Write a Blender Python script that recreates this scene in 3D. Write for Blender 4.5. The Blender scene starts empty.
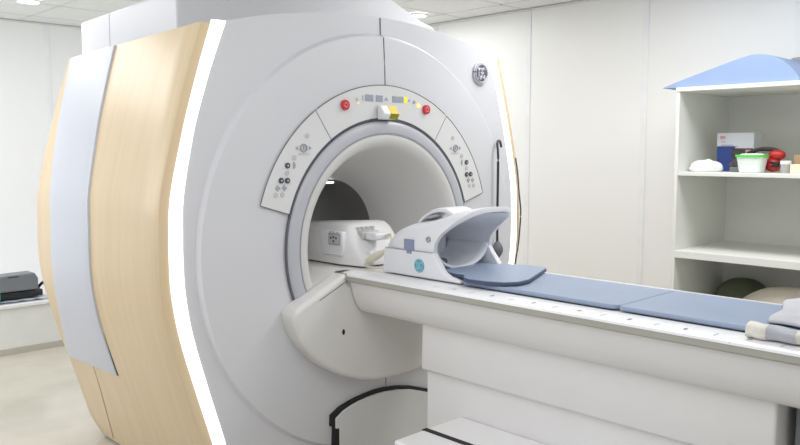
import bpy, bmesh, math, random
from mathutils import Vector, Matrix
random.seed(4)
C = bpy.context.scene.collection
PI = math.pi
def lerp(x, pts):
    if x <= pts[0][0]: return pts[0][1]
    for (a, b), (c, d) in zip(pts, pts[1:]):
        if x <= c: return b + (d - b) * (x - a) / (c - a)
    return pts[-1][1]
def smooth_pts(pts, n):
    """Catmull-Rom through points (tuples), n samples per span"""
    P = [Vector(p) for p in pts]
    out = []
    for i in range(len(P) - 1):
        p0 = P[max(i - 1, 0)]; p1 = P[i]; p2 = P[i + 1]; p3 = P[min(i + 2, len(P) - 1)]
        for k in range(n):
            t = k / n
            out.append(0.5 * ((2 * p1) + (p2 - p0) * t + (2 * p0 - 5 * p1 + 4 * p2 - p3) * t * t + (3 * p1 - p0 - 3 * p2 + p3) * t ** 3))
    out.append(P[-1])
    return out
# ------------------------------------------------------------------ materials
def s2l(c):
    return tuple(((v / 255) / 12.92 if v / 255 <= 0.04045 else ((v / 255 + 0.055) / 1.055) ** 2.4) for v in c)
def mat(name, rgb, rough=0.5, metal=0.0, noise=0.03, scale=8.0, bump=0.0, bscale=60.0, spec=0.5, coat=0.0, trans=0.0, emit=0.0, sheen=0.0):
    m = bpy.data.materials.new(name); m.use_nodes = True
    nt = m.node_tree; b = nt.nodes['Principled BSDF']
    col = s2l(rgb)
    b.inputs['Roughness'].default_value = rough
    b.inputs['Metallic'].default_value = metal
    b.inputs['Specular IOR Level'].default_value = spec
    b.inputs['Coat Weight'].default_value = coat
    b.inputs['Transmission Weight'].default_value = trans
    b.inputs['Sheen Weight'].default_value = sheen
    tc = nt.nodes.new('ShaderNodeTexCoord')
    nz = nt.nodes.new('ShaderNodeTexNoise'); nz.inputs['Scale'].default_value = scale; nz.inputs['Detail'].default_value = 3
    nt.links.new(tc.outputs['Object'], nz.inputs['Vector'])
    rp = nt.nodes.new('ShaderNodeValToRGB')
    rp.color_ramp.elements[0].position = 0.3; rp.color_ramp.elements[1].position = 0.7
    rp.color_ramp.elements[0].color = tuple(v * (1 - noise) for v in col) + (1,)
    rp.color_ramp.elements[1].color = tuple(min(1, v * (1 + noise)) for v in col) + (1,)
    nt.links.new(nz.outputs['Fac'], rp.inputs['Fac']); nt.links.new(rp.outputs['Color'], b.inputs['Base Color'])
    if bump:
        n2 = nt.nodes.new('ShaderNodeTexNoise'); n2.inputs['Scale'].default_value = bscale; n2.inputs['Detail'].default_value = 4
        nt.links.new(tc.outputs['Object'], n2.inputs['Vector'])
        bp = nt.nodes.new('ShaderNodeBump'); bp.inputs['Strength'].default_value = bump; bp.inputs['Distance'].default_value = 0.01
        nt.links.new(n2.outputs['Fac'], bp.inputs['Height']); nt.links.new(bp.outputs['Normal'], b.inputs['Normal'])
    if emit:
        b.inputs['Emission Color'].default_value = col + (1,); b.inputs['Emission Strength'].default_value = emit
    return m
def wood_mat():
    m = bpy.data.materials.new('birch_laminate'); m.use_nodes = True
    nt = m.node_tree; b = nt.nodes['Principled BSDF']; L = nt.links.new
    b.inputs['Roughness'].default_value = 0.32; b.inputs['Specular IOR Level'].default_value = 0.45
    tc = nt.nodes.new('ShaderNodeTexCoord')
    mp = nt.nodes.new('ShaderNodeMapping'); mp.inputs['Scale'].default_value = (0.6, 10, 0.5)
    L(tc.outputs['Object'], mp.inputs['Vector'])
    n1 = nt.nodes.new('ShaderNodeTexNoise'); n1.inputs['Scale'].default_value = 1.6; n1.inputs['Detail'].default_value = 6; n1.inputs['Distortion'].default_value = 0.6
    L(mp.outputs['Vector'], n1.inputs['Vector'])
    mp2 = nt.nodes.new('ShaderNodeMapping'); mp2.inputs['Scale'].default_value = (2, 75, 1.4)
    L(tc.outputs['Object'], mp2.inputs['Vector'])
    n2 = nt.nodes.new('ShaderNodeTexNoise'); n2.inputs['Scale'].default_value = 2; n2.inputs['Detail'].default_value = 4
    L(mp2.outputs['Vector'], n2.inputs['Vector'])
    r1 = nt.nodes.new('ShaderNodeValToRGB')
    r1.color_ramp.elements[0].position = 0.33; r1.color_ramp.elements[0].color = s2l((216, 193, 157)) + (1,)
    r1.color_ramp.elements[1].position = 0.68; r1.color_ramp.elements[1].color = s2l((221, 200, 167)) + (1,)
    L(n1.outputs['Fac'], r1.inputs['Fac'])
    r2 = nt.nodes.new('ShaderNodeValToRGB')
    r2.color_ramp.elements[0].position = 0.35; r2.color_ramp.elements[0].color = (0.98, 0.973, 0.96, 1)
    r2.color_ramp.elements[1].position = 0.6; r2.color_ramp.elements[1].color = (1, 1, 1, 1)
    L(n2.outputs['Fac'], r2.inputs['Fac'])
    mx = nt.nodes.new('ShaderNodeMix'); mx.data_type = 'RGBA'; mx.blend_type = 'MULTIPLY'; mx.inputs['Factor'].default_value = 1
    L(r1.outputs['Color'], mx.inputs['A']); L(r2.outputs['Color'], mx.inputs['B']); L(mx.outputs['Result'], b.inputs['Base Color'])
    return m
def emis(name, rgb, strength):
    m = bpy.data.materials.new(name); m.use_nodes = True
    nt = m.node_tree; nt.nodes.remove(nt.nodes['Principled BSDF'])
    e = nt.nodes.new('ShaderNodeEmission'); e.inputs['Color'].default_value = s2l(rgb) + (1,); e.inputs['Strength'].default_value = strength
    nt.links.new(e.outputs['Emission'], nt.nodes['Material Output'].inputs['Surface'])
    return m
M = {}
M['wall'] = mat('white_wall_panel', (244, 245, 245), 0.35, noise=0.006, scale=1.5)
M['ceil'] = mat('ceiling_tile', (236, 238, 237), 0.8, noise=0.02, scale=30, bump=0.05, bscale=200)
M['tbar'] = mat('ceiling_grid_metal', (222, 224, 222), 0.5)
M['floor'] = mat('beige_vinyl_floor', (194, 189, 176), 0.16, noise=0.06, scale=3.5)
M['skirt'] = mat('skirting_grey', (186, 182, 170), 0.4)
M['face'] = mat('scanner_pale_plastic', (211, 211, 215), 0.33, noise=0.008, scale=2)
M['housing'] = mat('scanner_housing_plastic', (214, 214, 217), 0.4, noise=0.008, scale=2)
M['panel'] = mat('control_panel_ivory', (219, 219, 219), 0.35, noise=0.01)
M['ring'] = mat('bore_ring_lavender', (186, 187, 194), 0.35, noise=0.01)
M['liner'] = mat('bore_liner_cream', (209, 208, 206), 0.42, noise=0.01)
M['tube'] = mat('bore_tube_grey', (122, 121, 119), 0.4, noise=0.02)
M['seam'] = mat('dark_seam', (104, 104, 112), 0.6)
M['brownseam'] = mat('brown_seam', (138, 112, 78), 0.6)
M['black'] = mat('black_rubber', (24, 24, 26), 0.6)
M['wood'] = wood_mat()
M['greypanel'] = mat('lavender_grey_panel', (199, 202, 211), 0.38, noise=0.008, scale=2)
M['led'] = emis('light_strip_white', (252, 250, 255), 2.6)
M['white'] = mat('white_plastic', (232, 231, 232), 0.35, noise=0.01)
M['tablewhite'] = mat('table_white_plastic', (225, 223, 222), 0.38, noise=0.01)
M['strip'] = mat('glossy_white_rail', (236, 236, 238), 0.22, noise=0.01)
M['band'] = mat('rail_putty_band', (168, 166, 156), 0.35, noise=0.02)
M['cover'] = mat('dock_cover_ivory', (220, 218, 216), 0.35, noise=0.01)
M['arch'] = mat('base_panel_grey', (212, 212, 212), 0.4, noise=0.01)
M['mat'] = mat('blue_vinyl_pad', (143, 157, 181), 0.42, noise=0.03, scale=6, bump=0.04, bscale=90)
M['matedge'] = mat('navy_pad_edge', (70, 78, 105), 0.5)
M['red'] = mat('red_button', (205, 52, 62), 0.35)
M['redlight'] = mat('red_button_mark', (238, 150, 150), 0.35)
M['disp'] = mat('grey_display', (160, 166, 178), 0.25)
M['icon'] = mat('icon_grey', (164, 164, 170), 0.5)
M['iconl'] = mat('icon_light_grey', (192, 192, 190), 0.5)
M['icond'] = mat('icon_charcoal', (76, 76, 88), 0.4)
M['yellow'] = mat('yellow_label', (226, 196, 20), 0.5)
M['yellowd'] = mat('dark_yellow_label', (150, 146, 20), 0.5)
M['ylamp'] = emis('lit_yellow_display', (240, 226, 40), 0.9)
M['olamp'] = emis('lit_orange_indicator', (255, 212, 130), 1.1)
M['borelamp'] = emis('bore_lamp', (255, 255, 255), 1.6)
M['badge'] = mat('badge_graphite', (98, 98, 110), 0.4)
M['chrome'] = mat('badge_silver', (186, 186, 196), 0.35)
M['teal'] = mat('teal_badge', (92, 164, 186), 0.4)
M['tealmark'] = mat('teal_badge_mark', (150, 200, 214), 0.4)
M['coil'] = mat('coil_white_plastic', (232, 232, 236), 0.32, noise=0.008)
M['coilin'] = mat('coil_inner_grey', (230, 231, 235), 0.4, noise=0.02)
M['slate'] = mat('slate_blue_latch', (140, 148, 176), 0.4)
M['green'] = mat('dark_green_foam', (74, 94, 92), 0.8)
M['cream'] = mat('cream_connector', (222, 220, 198), 0.4)
M['cabgrey'] = mat('cabinet_white_melamine', (229, 230, 224), 0.5, noise=0.01)
M['wedge'] = mat('pale_blue_foam_cover', (140, 161, 198), 0.6, noise=0.02, bump=0.05, bscale=140)
M['wedgeend'] = mat('grey_cushion_end', (150, 152, 160), 0.7)
M['boxw'] = mat('carton_white', (212, 214, 220), 0.5)
M['boxb'] = mat('carton_blue', (48, 72, 140), 0.45)
M['boxd'] = mat('carton_photo_dark', (70, 62, 66), 0.5, noise=0.5, scale=40)
M['boxo'] = mat('carton_tan', (196, 160, 120), 0.5)
M['lime'] = mat('lime_green_plastic', (84, 214, 70), 0.35)
M['tub'] = mat('frosted_tub', (226, 234, 230), 0.3)
M['cotton'] = mat('white_cotton', (246, 246, 246), 0.9, noise=0.02, bump=0.4, bscale=40)
M['redplastic'] = mat('red_plastic', (186, 44, 42), 0.35)
M['darkplastic'] = mat('charcoal_plastic', (40, 38, 42), 0.45)
M['glass'] = mat('clear_jar', (225, 228, 230), 0.1, trans=0.6)
M['creambox'] = mat('cream_card', (234, 226, 196), 0.6)
M['brown'] = mat('brown_card', (170, 140, 110), 0.6)
M['bag'] = mat('translucent_white_bag', (236, 238, 240), 0.35, bump=0.6, bscale=25)
M['olive'] = mat('olive_green_fabric', (92, 98, 78), 0.8, bump=0.2, bscale=80)
M['linen'] = mat('beige_linen', (206, 200, 186), 0.9, noise=0.04, bump=0.2, bscale=120)
M['cloth'] = mat('grey_cotton_cloth', (186, 187, 192), 0.9, noise=0.03, bump=0.2, bscale=90)
M['towelc'] = mat('cream_towel', (222, 218, 208), 0.95, noise=0.05, bump=0.4, bscale=180)
M['towelg'] = mat('grey_towel_stripe', (182, 183, 190), 0.95, noise=0.05, bump=0.4, bscale=180)
M['navy'] = mat('navy_towel_stripe', (70, 68, 110), 0.95)
M['devgrey'] = mat('device_grey', (116, 120, 124), 0.4)
M['devblack'] = mat('device_black', (30, 31, 33), 0.4)
M['paper'] = mat('grey_plastic_film', (196, 204, 214), 0.35, bump=0.4, bscale=30, noise=0.1)
M['tealc'] = mat('teal_plastic', (50, 166, 160), 0.4)
M['lampglow'] = emis('downlight_lens', (255, 254, 252), 6)
M['bulb'] = mat('grey_rubber_bulb', (104, 106, 112), 0.5)
M['cable'] = mat('black_cable', (44, 44, 52), 0.5)
M['bwall'] = mat('bench_white', (226, 226, 222), 0.5)
M['wallseam'] = mat('wall_seam_strip', (241, 243, 246), 0.4)
# ------------------------------------------------------------------ object helpers
def link(name, bm, m, parent=None, smooth=True, bevel=0.0, seg=3, subs=0, angle=40, solid=0.0, weld=False):
    me = bpy.data.meshes.new(name)
    bmesh.ops.recalc_face_normals(bm, faces=bm.faces[:])
    if parent is not None:
        root = parent
        off = Vector((0, 0, 0)); p = parent
        while p is not None: off += p.location; p = p.parent
        bmesh.ops.translate(bm, verts=bm.verts[:], vec=-off)
    bm.to_mesh(me); bm.free()
    for i in (m if isinstance(m, (list, tuple)) else [m]): me.materials.append(i)
    o = bpy.data.objects.new(name, me); C.objects.link(o)
    if parent is not None: o.parent = parent
    if smooth:
        for p in me.polygons: p.use_smooth = True
        try: me.set_sharp_from_angle(angle=math.radians(angle))
        except Exception: pass
    if solid:
        s = o.modifiers.new('thick', 'SOLIDIFY'); s.thickness = solid; s.offset = -1
    if bevel:
        b = o.modifiers.new('bev', 'BEVEL'); b.width = bevel; b.segments = seg; b.limit_method = 'ANGLE'; b.angle_limit = math.radians(35); b.harden_normals = False
    if subs:
        s = o.modifiers.new('sub', 'SUBSURF'); s.levels = subs; s.render_levels = subs
    return o
def thing(name, label, cat, loc, group=None):
    o = bpy.data.objects.new(name, None); C.objects.link(o); o.location = loc; o.empty_display_size = 0.1
    o['label'] = label; o['category'] = cat
    if group: o['group'] = group
    return o
def tag(o, label, cat, group=None):
    o['label'] = label; o['category'] = cat
    if group: o['group'] = group
    return o
def struct(name, bm, m, parent=None, **k):
    o = link(name, bm, m, parent, **k)
    o['kind'] = 'structure'
    return o
def box(bm, x0, x1, y0, y1, z0, z1, mi=0):
    v = [bm.verts.new(p) for p in ((x0, y0, z0), (x1, y0, z0), (x1, y1, z0), (x0, y1, z0), (x0, y0, z1), (x1, y0, z1), (x1, y1, z1), (x0, y1, z1))]
    for f in ((0, 3, 2, 1), (4, 5, 6, 7), (0, 1, 5, 4), (1, 2, 6, 5), (2, 3, 7, 6), (3, 0, 4, 7)):
        bm.faces.new([v[i] for i in f]).material_index = mi
    return bm
def Box(*a): return box(bmesh.new(), *a)
def prism(pts, axis, a, b, bm=None):
    """extrude a 2-D polygon: axis 'x': pts=(y,z); 'y': pts=(x,z); 'z': pts=(x,y)"""
    bm = bm or bmesh.new()
    def mk(p, t): return {'x': (t, p[0], p[1]), 'y': (p[0], t, p[1]), 'z': (p[0], p[1], t)}[axis]
    A = [bm.verts.new(mk(p, a)) for p in pts]; B = [bm.verts.new(mk(p, b)) for p in pts]
    n = len(pts)
    bm.faces.new(A); bm.faces.new(B[::-1])
    for i in range(n): bm.faces.new((A[i], B[i], B[(i + 1) % n], A[(i + 1) % n]))
    return bm
def tube(bm, pts, r, n=8, closed=False, taper=None):
    P = [Vector(p) for p in pts]; rings = []
    up = Vector((0, 0, 1))
    for i, p in enumerate(P):
        if closed: t = P[(i + 1) % len(P)] - P[i - 1]
        else: t = P[min(i + 1, len(P) - 1)] - P[max(i - 1, 0)]
        t.normalize()
        a = t.cross(up)
        if a.length < 0.05: a = t.cross(Vector((1, 0, 0)))
        a.normalize(); b = t.cross(a).normalized()
        rr = r if taper is None else r * taper[min(i, len(taper) - 1)]
        rings.append([bm.verts.new(p + (a * math.cos(2 * PI * k / n) + b * math.sin(2 * PI * k / n)) * rr) for k in range(n)])
    for i in range(len(rings) - (0 if closed else 1)):
        A = rings[i]; B = rings[(i + 1) % len(rings)]
        for k in range(n): bm.faces.new((A[k], A[(k + 1) % n], B[(k + 1) % n], B[k]))
    if not closed:
        bm.faces.new(rings[0][::-1]); bm.faces.new(rings[-1])
    return bm
def grid(rows, bm=None, closed_u=False):
    bm = bm or bmesh.new()
    V = [[bm.verts.new(p) for p in r] for r in rows]
    for i in range(len(V) - 1):
        n = len(V[i])
        for j in range(n if closed_u else n - 1):
            q = [V[i][j], V[i][(j + 1) % n], V[i + 1][(j + 1) % n], V[i + 1][j]]
            bm.faces.new(q)
    return bm
def disc(bm, x, z, rx, y0, y1, rz=None, n=24):
    rz = rz or rx
    return prism([(x + rx * math.cos(2 * PI * k / n), z + rz * math.sin(2 * PI * k / n)) for k in range(n)], 'y', y0, y1, bm)
def ball(bm, c, r, seg=16, sc=(1, 1, 1)):
    res = bmesh.ops.create_uvsphere(bm, u_segments=seg, v_segments=seg // 2 + 2, radius=r)
    for v in res['verts']: v.co = Vector((v.co.x * sc[0] + c[0], v.co.y * sc[1] + c[1], v.co.z * sc[2] + c[2]))
    return bm
def text_bm(s, size, mtx, depth=0.0006, shear=0.0):
    cu = bpy.data.curves.new('txt', 'FONT'); cu.body = s; cu.size = size; cu.align_x = 'CENTER'; cu.align_y = 'CENTER'; cu.extrude = depth; cu.shear = shear
    o = bpy.data.objects.new('txt', cu); C.objects.link(o)
    bpy.context.view_layer.update()
    me = bpy.data.meshes.new_from_object(o.evaluated_get(bpy.context.evaluated_depsgraph_get()))
    bm = bmesh.new(); bm.from_mesh(me)
    bmesh.ops.transform(bm, matrix=mtx, verts=bm.verts[:])
    bpy.data.objects.remove(o); bpy.data.curves.remove(cu); bpy.data.meshes.remove(me)
    return bm
def cloth_noise(bm, amp, sc, seed=0, top_only=None):
    from mathutils import noise
    for v in bm.verts:
        if top_only is not None and v.co.z < top_only: continue
        n = noise.noise_vector(Vector((v.co.x * sc + seed, v.co.y * sc, v.co.z * sc)))
        v.co += n * amp
    return bm

# ================================================================== ROOM
WX = 2.43; WY = 4.30; CZ = 2.65; X0 = -3.4; Y0 = -4.6
struct('floor', Box(X0, WX, Y0, WY, -0.05, 0.0), M['floor'], smooth=False)
struct('ceiling', Box(X0, WX, Y0, WY, CZ, CZ + 0.05), M['ceil'], smooth=False)
struct('wall_back', Box(X0, WX + 0.1, WY, WY + 0.1, 0, CZ), M['wall'], smooth=False)
struct('wall_right', Box(WX, WX + 0.1, Y0, WY, 0, CZ), M['wall'], smooth=False)
bm = bmesh.new()                                   # ceiling grid
for k in range(-5, 5):
    x = -0.26 + 0.6 * k
    if X0 < x < WX: box(bm, x - 0.012, x + 0.012, Y0, WY, CZ - 0.003, CZ)
for k in range(-9, 6):
    y = 0.99 + 0.6 * k
    if Y0 < y < WY: box(bm, X0, WX, y - 0.012, y + 0.012, CZ - 0.003, CZ)
struct('trim_1', bm, M['tbar'], smooth=False)
bm = Box(WX - 0.02, WX, Y0, WY, CZ - 0.018, CZ - 0.006); box(bm, X0, WX - 0.02, WY - 0.02, WY, CZ - 0.018, CZ - 0.006)
struct('trim_2', bm, M['tbar'], smooth=False)
bm = bmesh.new()                                   # joints of the wall panels
for y in (0.94, -0.06, -1.06, -2.06, 1.94, 2.94):
    box(bm, WX - 0.006, WX, y - 0.022, y + 0.022, 0, CZ - 0.02)
for x in (-0.03, 0.97, -1.03):
    box(bm, x - 0.022, x + 0.022, WY - 0.006, WY, 0, CZ - 0.02)
struct('trim_3', bm, M['wallseam'], smooth=True, bevel=0.004)
struct('baseboard_right', Box(WX - 0.012, WX, Y0, WY - 0.7, 0, 0.08), M['skirt'], bevel=0.003)

# window bench along the back wall
BY = 3.38
t = thing('window_bench', 'long low white bench built along the back wall behind the scanner', 'bench', (-0.8, BY + 0.45, 0))
link('front_panel', Box(X0, 0.9, BY + 0.02, BY + 0.06, 0.0, 0.355), M['bwall'], t)
link('bench_top', Box(X0, 0.9, BY, WY - 0.002, 0.355, 0.385), M['white'], t, bevel=0.006)
link('kick_strip', Box(X0, 0.9, BY + 0.008, BY + 0.02, 0.0, 0.05), M['skirt'], t, bevel=0.002)
t = thing('desktop_device', 'dark grey flat device with black base on the low white bench', 'printer', (-0.62, 3.56, 0.387))
link('base', Box(-1.1, -0.44, 3.47, 3.70, 0.410, 0.462), M['devblack'], t, bevel=0.012)
link('lid', prism([(-1.1, 0.466), (-0.475, 0.466), (-0.475, 0.555), (-0.50, 0.598), (-1.1, 0.585)], 'y', 3.46, 3.62), M['devgrey'], t, bevel=0.012)
link('handle', Box(-0.70, -0.62, 3.455, 3.475, 0.578, 0.586), M['devblack'], t, bevel=0.003)
tube_bm = tube(bmesh.new(), smooth_pts([(-0.45, 3.6, 0.44), (-0.41, 3.55, 0.50), (-0.395, 3.52, 0.46), (-0.40, 3.5, 0.43)], 6), 0.012)
link('cord', tube_bm, M['devblack'], t)
bm = grid([[(-1.15 + 0.75 * i / 14, 3.42 + 0.40 * j / 8, 0.3905 + 0.011 * abs(math.sin(i * 1.7 + j * 1.1))) for i in range(15)] for j in range(9)])
tag(link('plastic_sheet', bm, M['paper']), 'crumpled pale film sheet lying under the dark device on the bench', 'plastic sheet')
tag(link('plastic_clip', prism([(-0.815, 0.405), (-0.772, 0.405), (-0.768, 0.49), (-0.81, 0.50)], 'y', 3.41, 3.43), M['tealc'], bevel=0.006), 'small teal plastic item at the left end of the bench device', 'clip')
# ceiling downlights
for i, (x, y, lab) in enumerate(((-0.514, 3.30, 'round ceiling downlight over the far left corner by the back wall'), (1.974, 1.73, 'round ceiling downlight just right of the scanner top housing'))):
    t = thing('downlight', lab, 'ceiling light', (x, y, CZ - 0.006), 'ceiling downlights')
    n = 28
    rows = [[(x + r * math.cos(2 * PI * k / n), y + r * math.sin(2 * PI * k / n), z) for k in range(n)] for r, z in ((0.098, CZ - 0.006), (0.094, CZ - 0.018), (0.078, CZ - 0.018), (0.074, CZ - 0.008))]
    link('rim', grid(rows, closed_u=True), M['white'], t)
    bm = bmesh.new(); bm.faces.new([bm.verts.new((x + 0.074 * math.cos(2 * PI * k / n), y + 0.074 * math.sin(2 * PI * k / n), CZ - 0.010)) for k in range(n)])
    link('lens', bm, M['lampglow'], t)

# ================================================================== MRI SCANNER
ZC = 1.088
scan = thing('mri_scanner', 'large white MRI scanner with birch wood sides and glowing light strips', 'mri scanner', (0, 0.7, 0))
Wp = [(0, .885), (.32, .975), (.55, 1.045), (.79, 1.112), (.96, 1.141), (1.08, 1.147), (1.2, 1.145), (1.36, 1.134), (1.63, 1.07), (1.85, 1.005), (2.075, .930), (2.3, .85)]
_ws = smooth_pts([(a, b, 0) for a, b in Wp], 8)
Wq = [(p.x, p.y) for p in _ws]
def W(z): return lerp(z, Wq)
def Wd(z): return lerp(z, [(0, .055), (.3, .056), (1.0, .061), (1.3, .058), (1.63, .047), (1.85, .052), (2.08, .064)])
def Wi(z): return W(z) - Wd(z)
def Wr(z): return W(z) - 0.084
def arch(x): return 2.193 - 0.112 * (abs(x) / 0.863) ** 2
# --- front cover: polar grid from the panel circle to the outline
def outline(a):
    """distance from the isocentre to the outline of the front cover along angle a"""
    d = Vector((math.cos(a), math.sin(a))); lo, hi = 0.6, 2.2
    for _ in range(40):
        m_ = (lo + hi) / 2; x = d.x * m_; z = ZC + d.y * m_
        if -Wi(max(z, 0)) <= x <= Wr(max(z, 0)) and z <= arch(x) and z >= 0.012: lo = m_
        else: hi = m_
    return lo
RID = 1.035
NA = 240
angs = [2 * PI * k / NA for k in range(NA)]
# put exact corner angles in
for sx in (1, -1):
    zt = 2.08
    WF = Wr if sx > 0 else Wi
    for _ in range(20): zt = arch(WF(zt))
    for cz, cx in ((zt, WF(zt)), (0.012, WF(0.012))):
        a = math.atan2(cz - ZC, sx * cx) % (2 * PI)
        i = min(range(NA), key=lambda k: abs(angs[k] - a)); angs[i] = a
prof = [(0.604, 0.012), (0.63, 0.005), (0.69, 0.002), (0.76, 0.002), (0.84, 0.004), (0.91, 0.0075), (0.965, 0.0105), (1.004, 0.0128), (1.0085, 0.0145), (1.019, 0.0345), (1.022, 0.036)]
rows = []
for r, y in prof:
    rows.append([(min(r, outline(a) - 0.0015 * (1.032 - r) * 10 - 0.02) * math.cos(a), y, ZC + min(r, outline(a) - 0.0015 * (1.032 - r) * 10 - 0.02) * math.sin(a)) for a in angs])
for t_, y in ((0.5, 0.037), (1.0, 0.038)):
    rows.append([((min(1.022, outline(a) - 0.02) * (1 - t_) + outline(a) * t_) * math.cos(a), y, ZC + (min(1.022, outline(a) - 0.02) * (1 - t_) + outline(a) * t_) * math.sin(a)) for a in angs])
rows.append([(outline(a) * math.cos(a), 0.10, ZC + outline(a) * math.sin(a)) for a in angs])
rows[:-2] = [[(x - 0.013 * max(0.0, math.hypot(x, z - ZC) - 0.8) / 0.22, y, z) for x, y, z in r] for r in rows[:-2]]
link('front_cover', grid(rows, closed_u=True), M['face'], scan, angle=16)
# centre seam above the bore
bm = tube(bmesh.new(), [(0, 0.0365, 2.19), (0, 0.0355, 2.113), (0, 0.0345, 2.107), (0, 0.0128, 2.092), (0, 0.0075, 1.998), (0, 0.004, 1.928), (0, 0.002, 1.862)], 0.003, 6)
link('cover_seam', bm, M['seam'], scan)
bm = tube(bmesh.new(), [(0, 0.001, 0.435), (0, 0.004, 0.355)], 0.003, 6)
link('cover_seam', bm, M['seam'], scan)
# --- light strips and wooden sides
CUR0 = [(p.x, p.y) for p in smooth_pts([(0.44, .738, 0), (0.68, .724, 0), (0.89, .704, 0), (1.14, .690, 0), (1.42, .710, 0), (1.69, .752, 0), (2.06, .808, 0)], 6)]
CUR1 = [(p.x, p.y) for p in smooth_pts([(0.44, 1.348, 0), (0.62, 1.27, 0), (0.85, 1.19, 0), (1.1, 1.155, 0), (1.36, 1.17, 0), (1.7, 1.25, 0), (2.06, 1.335, 0)], 6)]
ZS = [0.012 + (2.078 - 0.012) * k / 60 for k in range(61)]
for s in (-1, 1):
    rows = []
    for k_, dx, y in ((1, 0, 0.046), (1, 0.002, 0.036), (0, -0.003, 0.036), (0, 0.0, 0.046)) if s < 0 else ((1, 0, 0.046), (1, 0.002, 0.036), (0, -0.037, 0.036), (0, -0.034, 0.046)):
        rows.append([(s * (W(z) + dx - k_ * (Wd(z) if s < 0 else 0.084)), y, z) for z in ZS])
    link('light_strip', grid(rows), M['led'], scan)['label'] = 'glowing white light strip'
YB = 1.375
def ytop(y): return 2.066 - 0.030 * y
def yback(z): return lerp(z, [(0, 1.25), (0.03, 1.30), (0.07, 1.35), (0.13, YB)])
def flank(y0, y1, off, w0=0.0, z0=0.012, z1=1.0):
    rows = []
    for k_ in range(61):
        f_ = k_ / 60
        z = z0 + (2.05 - z0) * f_
        b = yback(z)
        row = [(W(z) + w0, y0, z), (W(z) + off - 0.006, y0 + 0.006, z), (W(z) + off, y0 + 0.016, z)]
        row += [(W(z) + off, y0 + 0.016 + (b - 0.02 - y0 - 0.016) * k / 10, z) for k in range(1, 11)]
        row += [(W(z) + off - 0.008, b - 0.006, z), (W(z) - 0.03, b, z)]
        # the top edge drops gently towards the back
        rows.append([(x - 0.33 * (ytop(y) - 2.05) * f_ ** 3, y, z + (ytop(y) - 2.05) * f_) for x, y, z in row])
    return rows
for s in (-1, 1):
    rows = [[(s * p[0], p[1], p[2]) for p in r] for r in flank(0.042, YB, 0.045 if s < 0 else 0.012, 0.0 if s < 0 else -0.034)]
    link('wood_side', grid(rows), M['wood'], scan, angle=38)
    # pale panel set in the wood
    wo = 0.045 if s < 0 else 0.012
    cur0 = lambda z: lerp(z, CUR0)
    cur1 = lambda z: lerp(z, CUR1)
    zz = [0.455 + (2.046 - 0.455) * k / 50 for k in range(51)]
    prf = lambda z: [(W(z) + wo - 0.004, cur0(z)), (W(z) + wo + 0.010, cur0(z) + 0.003)] + [(W(z) + wo + 0.012, cur0(z) + 0.010 + (cur1(z) - cur0(z) - 0.020) * k / 6) for k in range(7)] + [(W(z) + wo + 0.010, cur1(z) - 0.003), (W(z) + wo - 0.006, cur1(z))]
    rows = [[(s * x, y, z + (ytop(y) - 2.046) * ((z - 0.455) / 1.591) ** 2 + (0.02 * (1 - (y - 0.74) / 0.6)) * max(0, 1 - (z - 0.455) / 0.3)) for x, y in prf(z)] for z in zz]
    bm = grid(rows)
    bm.verts.ensure_lookup_table(); n = len(rows[0])
    bm.faces.new([bm.verts[k] for k in range(n)]); bm.faces.new([bm.verts[len(bm.verts) - n + k] for k in range(n)])
    link('side_panel', bm, M['greypanel'], scan, angle=50)['label'] = 'pale lavender grey side panel'
    rows = [[(s * (W(z) + wo + 0.0012), 1.028 + 0.19 * (0.45 - z) - 0.004, z), (s * (W(z) + wo + 0.0012), 1.028 + 0.19 * (0.45 - z) + 0.004, z)] for z in [0.03 + 0.43 * k / 14 for k in range(15)]]
    link('wood_seam', grid(rows), M['brownseam'], scan)
    rows = [[(s * (W(z) + wo + 0.0012), cur0(z) - 0.014 * max(0, 1 - (z - 0.47) / 0.22), z), (s * (W(z) + wo + 0.0012), cur0(z) + 0.01, z)] for z in [0.475 + 0.22 * k / 12 for k in range(13)]]
    link('panel_gap_shadow', grid(rows), M['black'], scan)  # shadow at the raised panel edge, painted as a black sliver
# top deck and back cover closing the body
bm = prism([(W(2.06) * k / 10 - 0.012 * (1 if k > 0 else -1) * (abs(k) == 10), 2.015 + 0.06 * (1 - (k / 10) ** 2)) for k in range(-10, 11)] + [(0.9, 1.97), (-0.9, 1.97)], 'y', 0.06, YB - 0.005)
link('top_deck', bm, M['housing'], scan)
bm = grid([[(-(W(z) - 0.03), YB - 0.002, z), (W(z) - 0.03, YB - 0.002, z)] for z in ZS])
# back cover with the bore opening
pts_out = [(W(z) - 0.03, z) for z in ZS] + [(-(W(z) - 0.03), z) for z in reversed(ZS)]
bm.free(); bm = bmesh.new()
NB = 96
rows = []
for f_ in (0, 1):
    row = []
    for k in range(NB):
        a = 2 * PI * k / NB; d = (math.cos(a), math.sin(a))
        if f_ == 0: rr = 0.32
        else:
            lo, hi = 0.3, 2
            for _ in range(30):
                m_ = (lo + hi) / 2; x = d[0] * m_; z = ZC + d[1] * m_
                if abs(x) <= W(max(z, 0)) - 0.03 and 0.01 <= z <= 2.02: lo = m_
                else: hi = m_
            rr = lo
        row.append((rr * d[0], YB - 0.003, ZC + rr * d[1]))
    rows.append(row)
link('back_cover', grid(rows, closed_u=True), M['housing'], scan)
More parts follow.
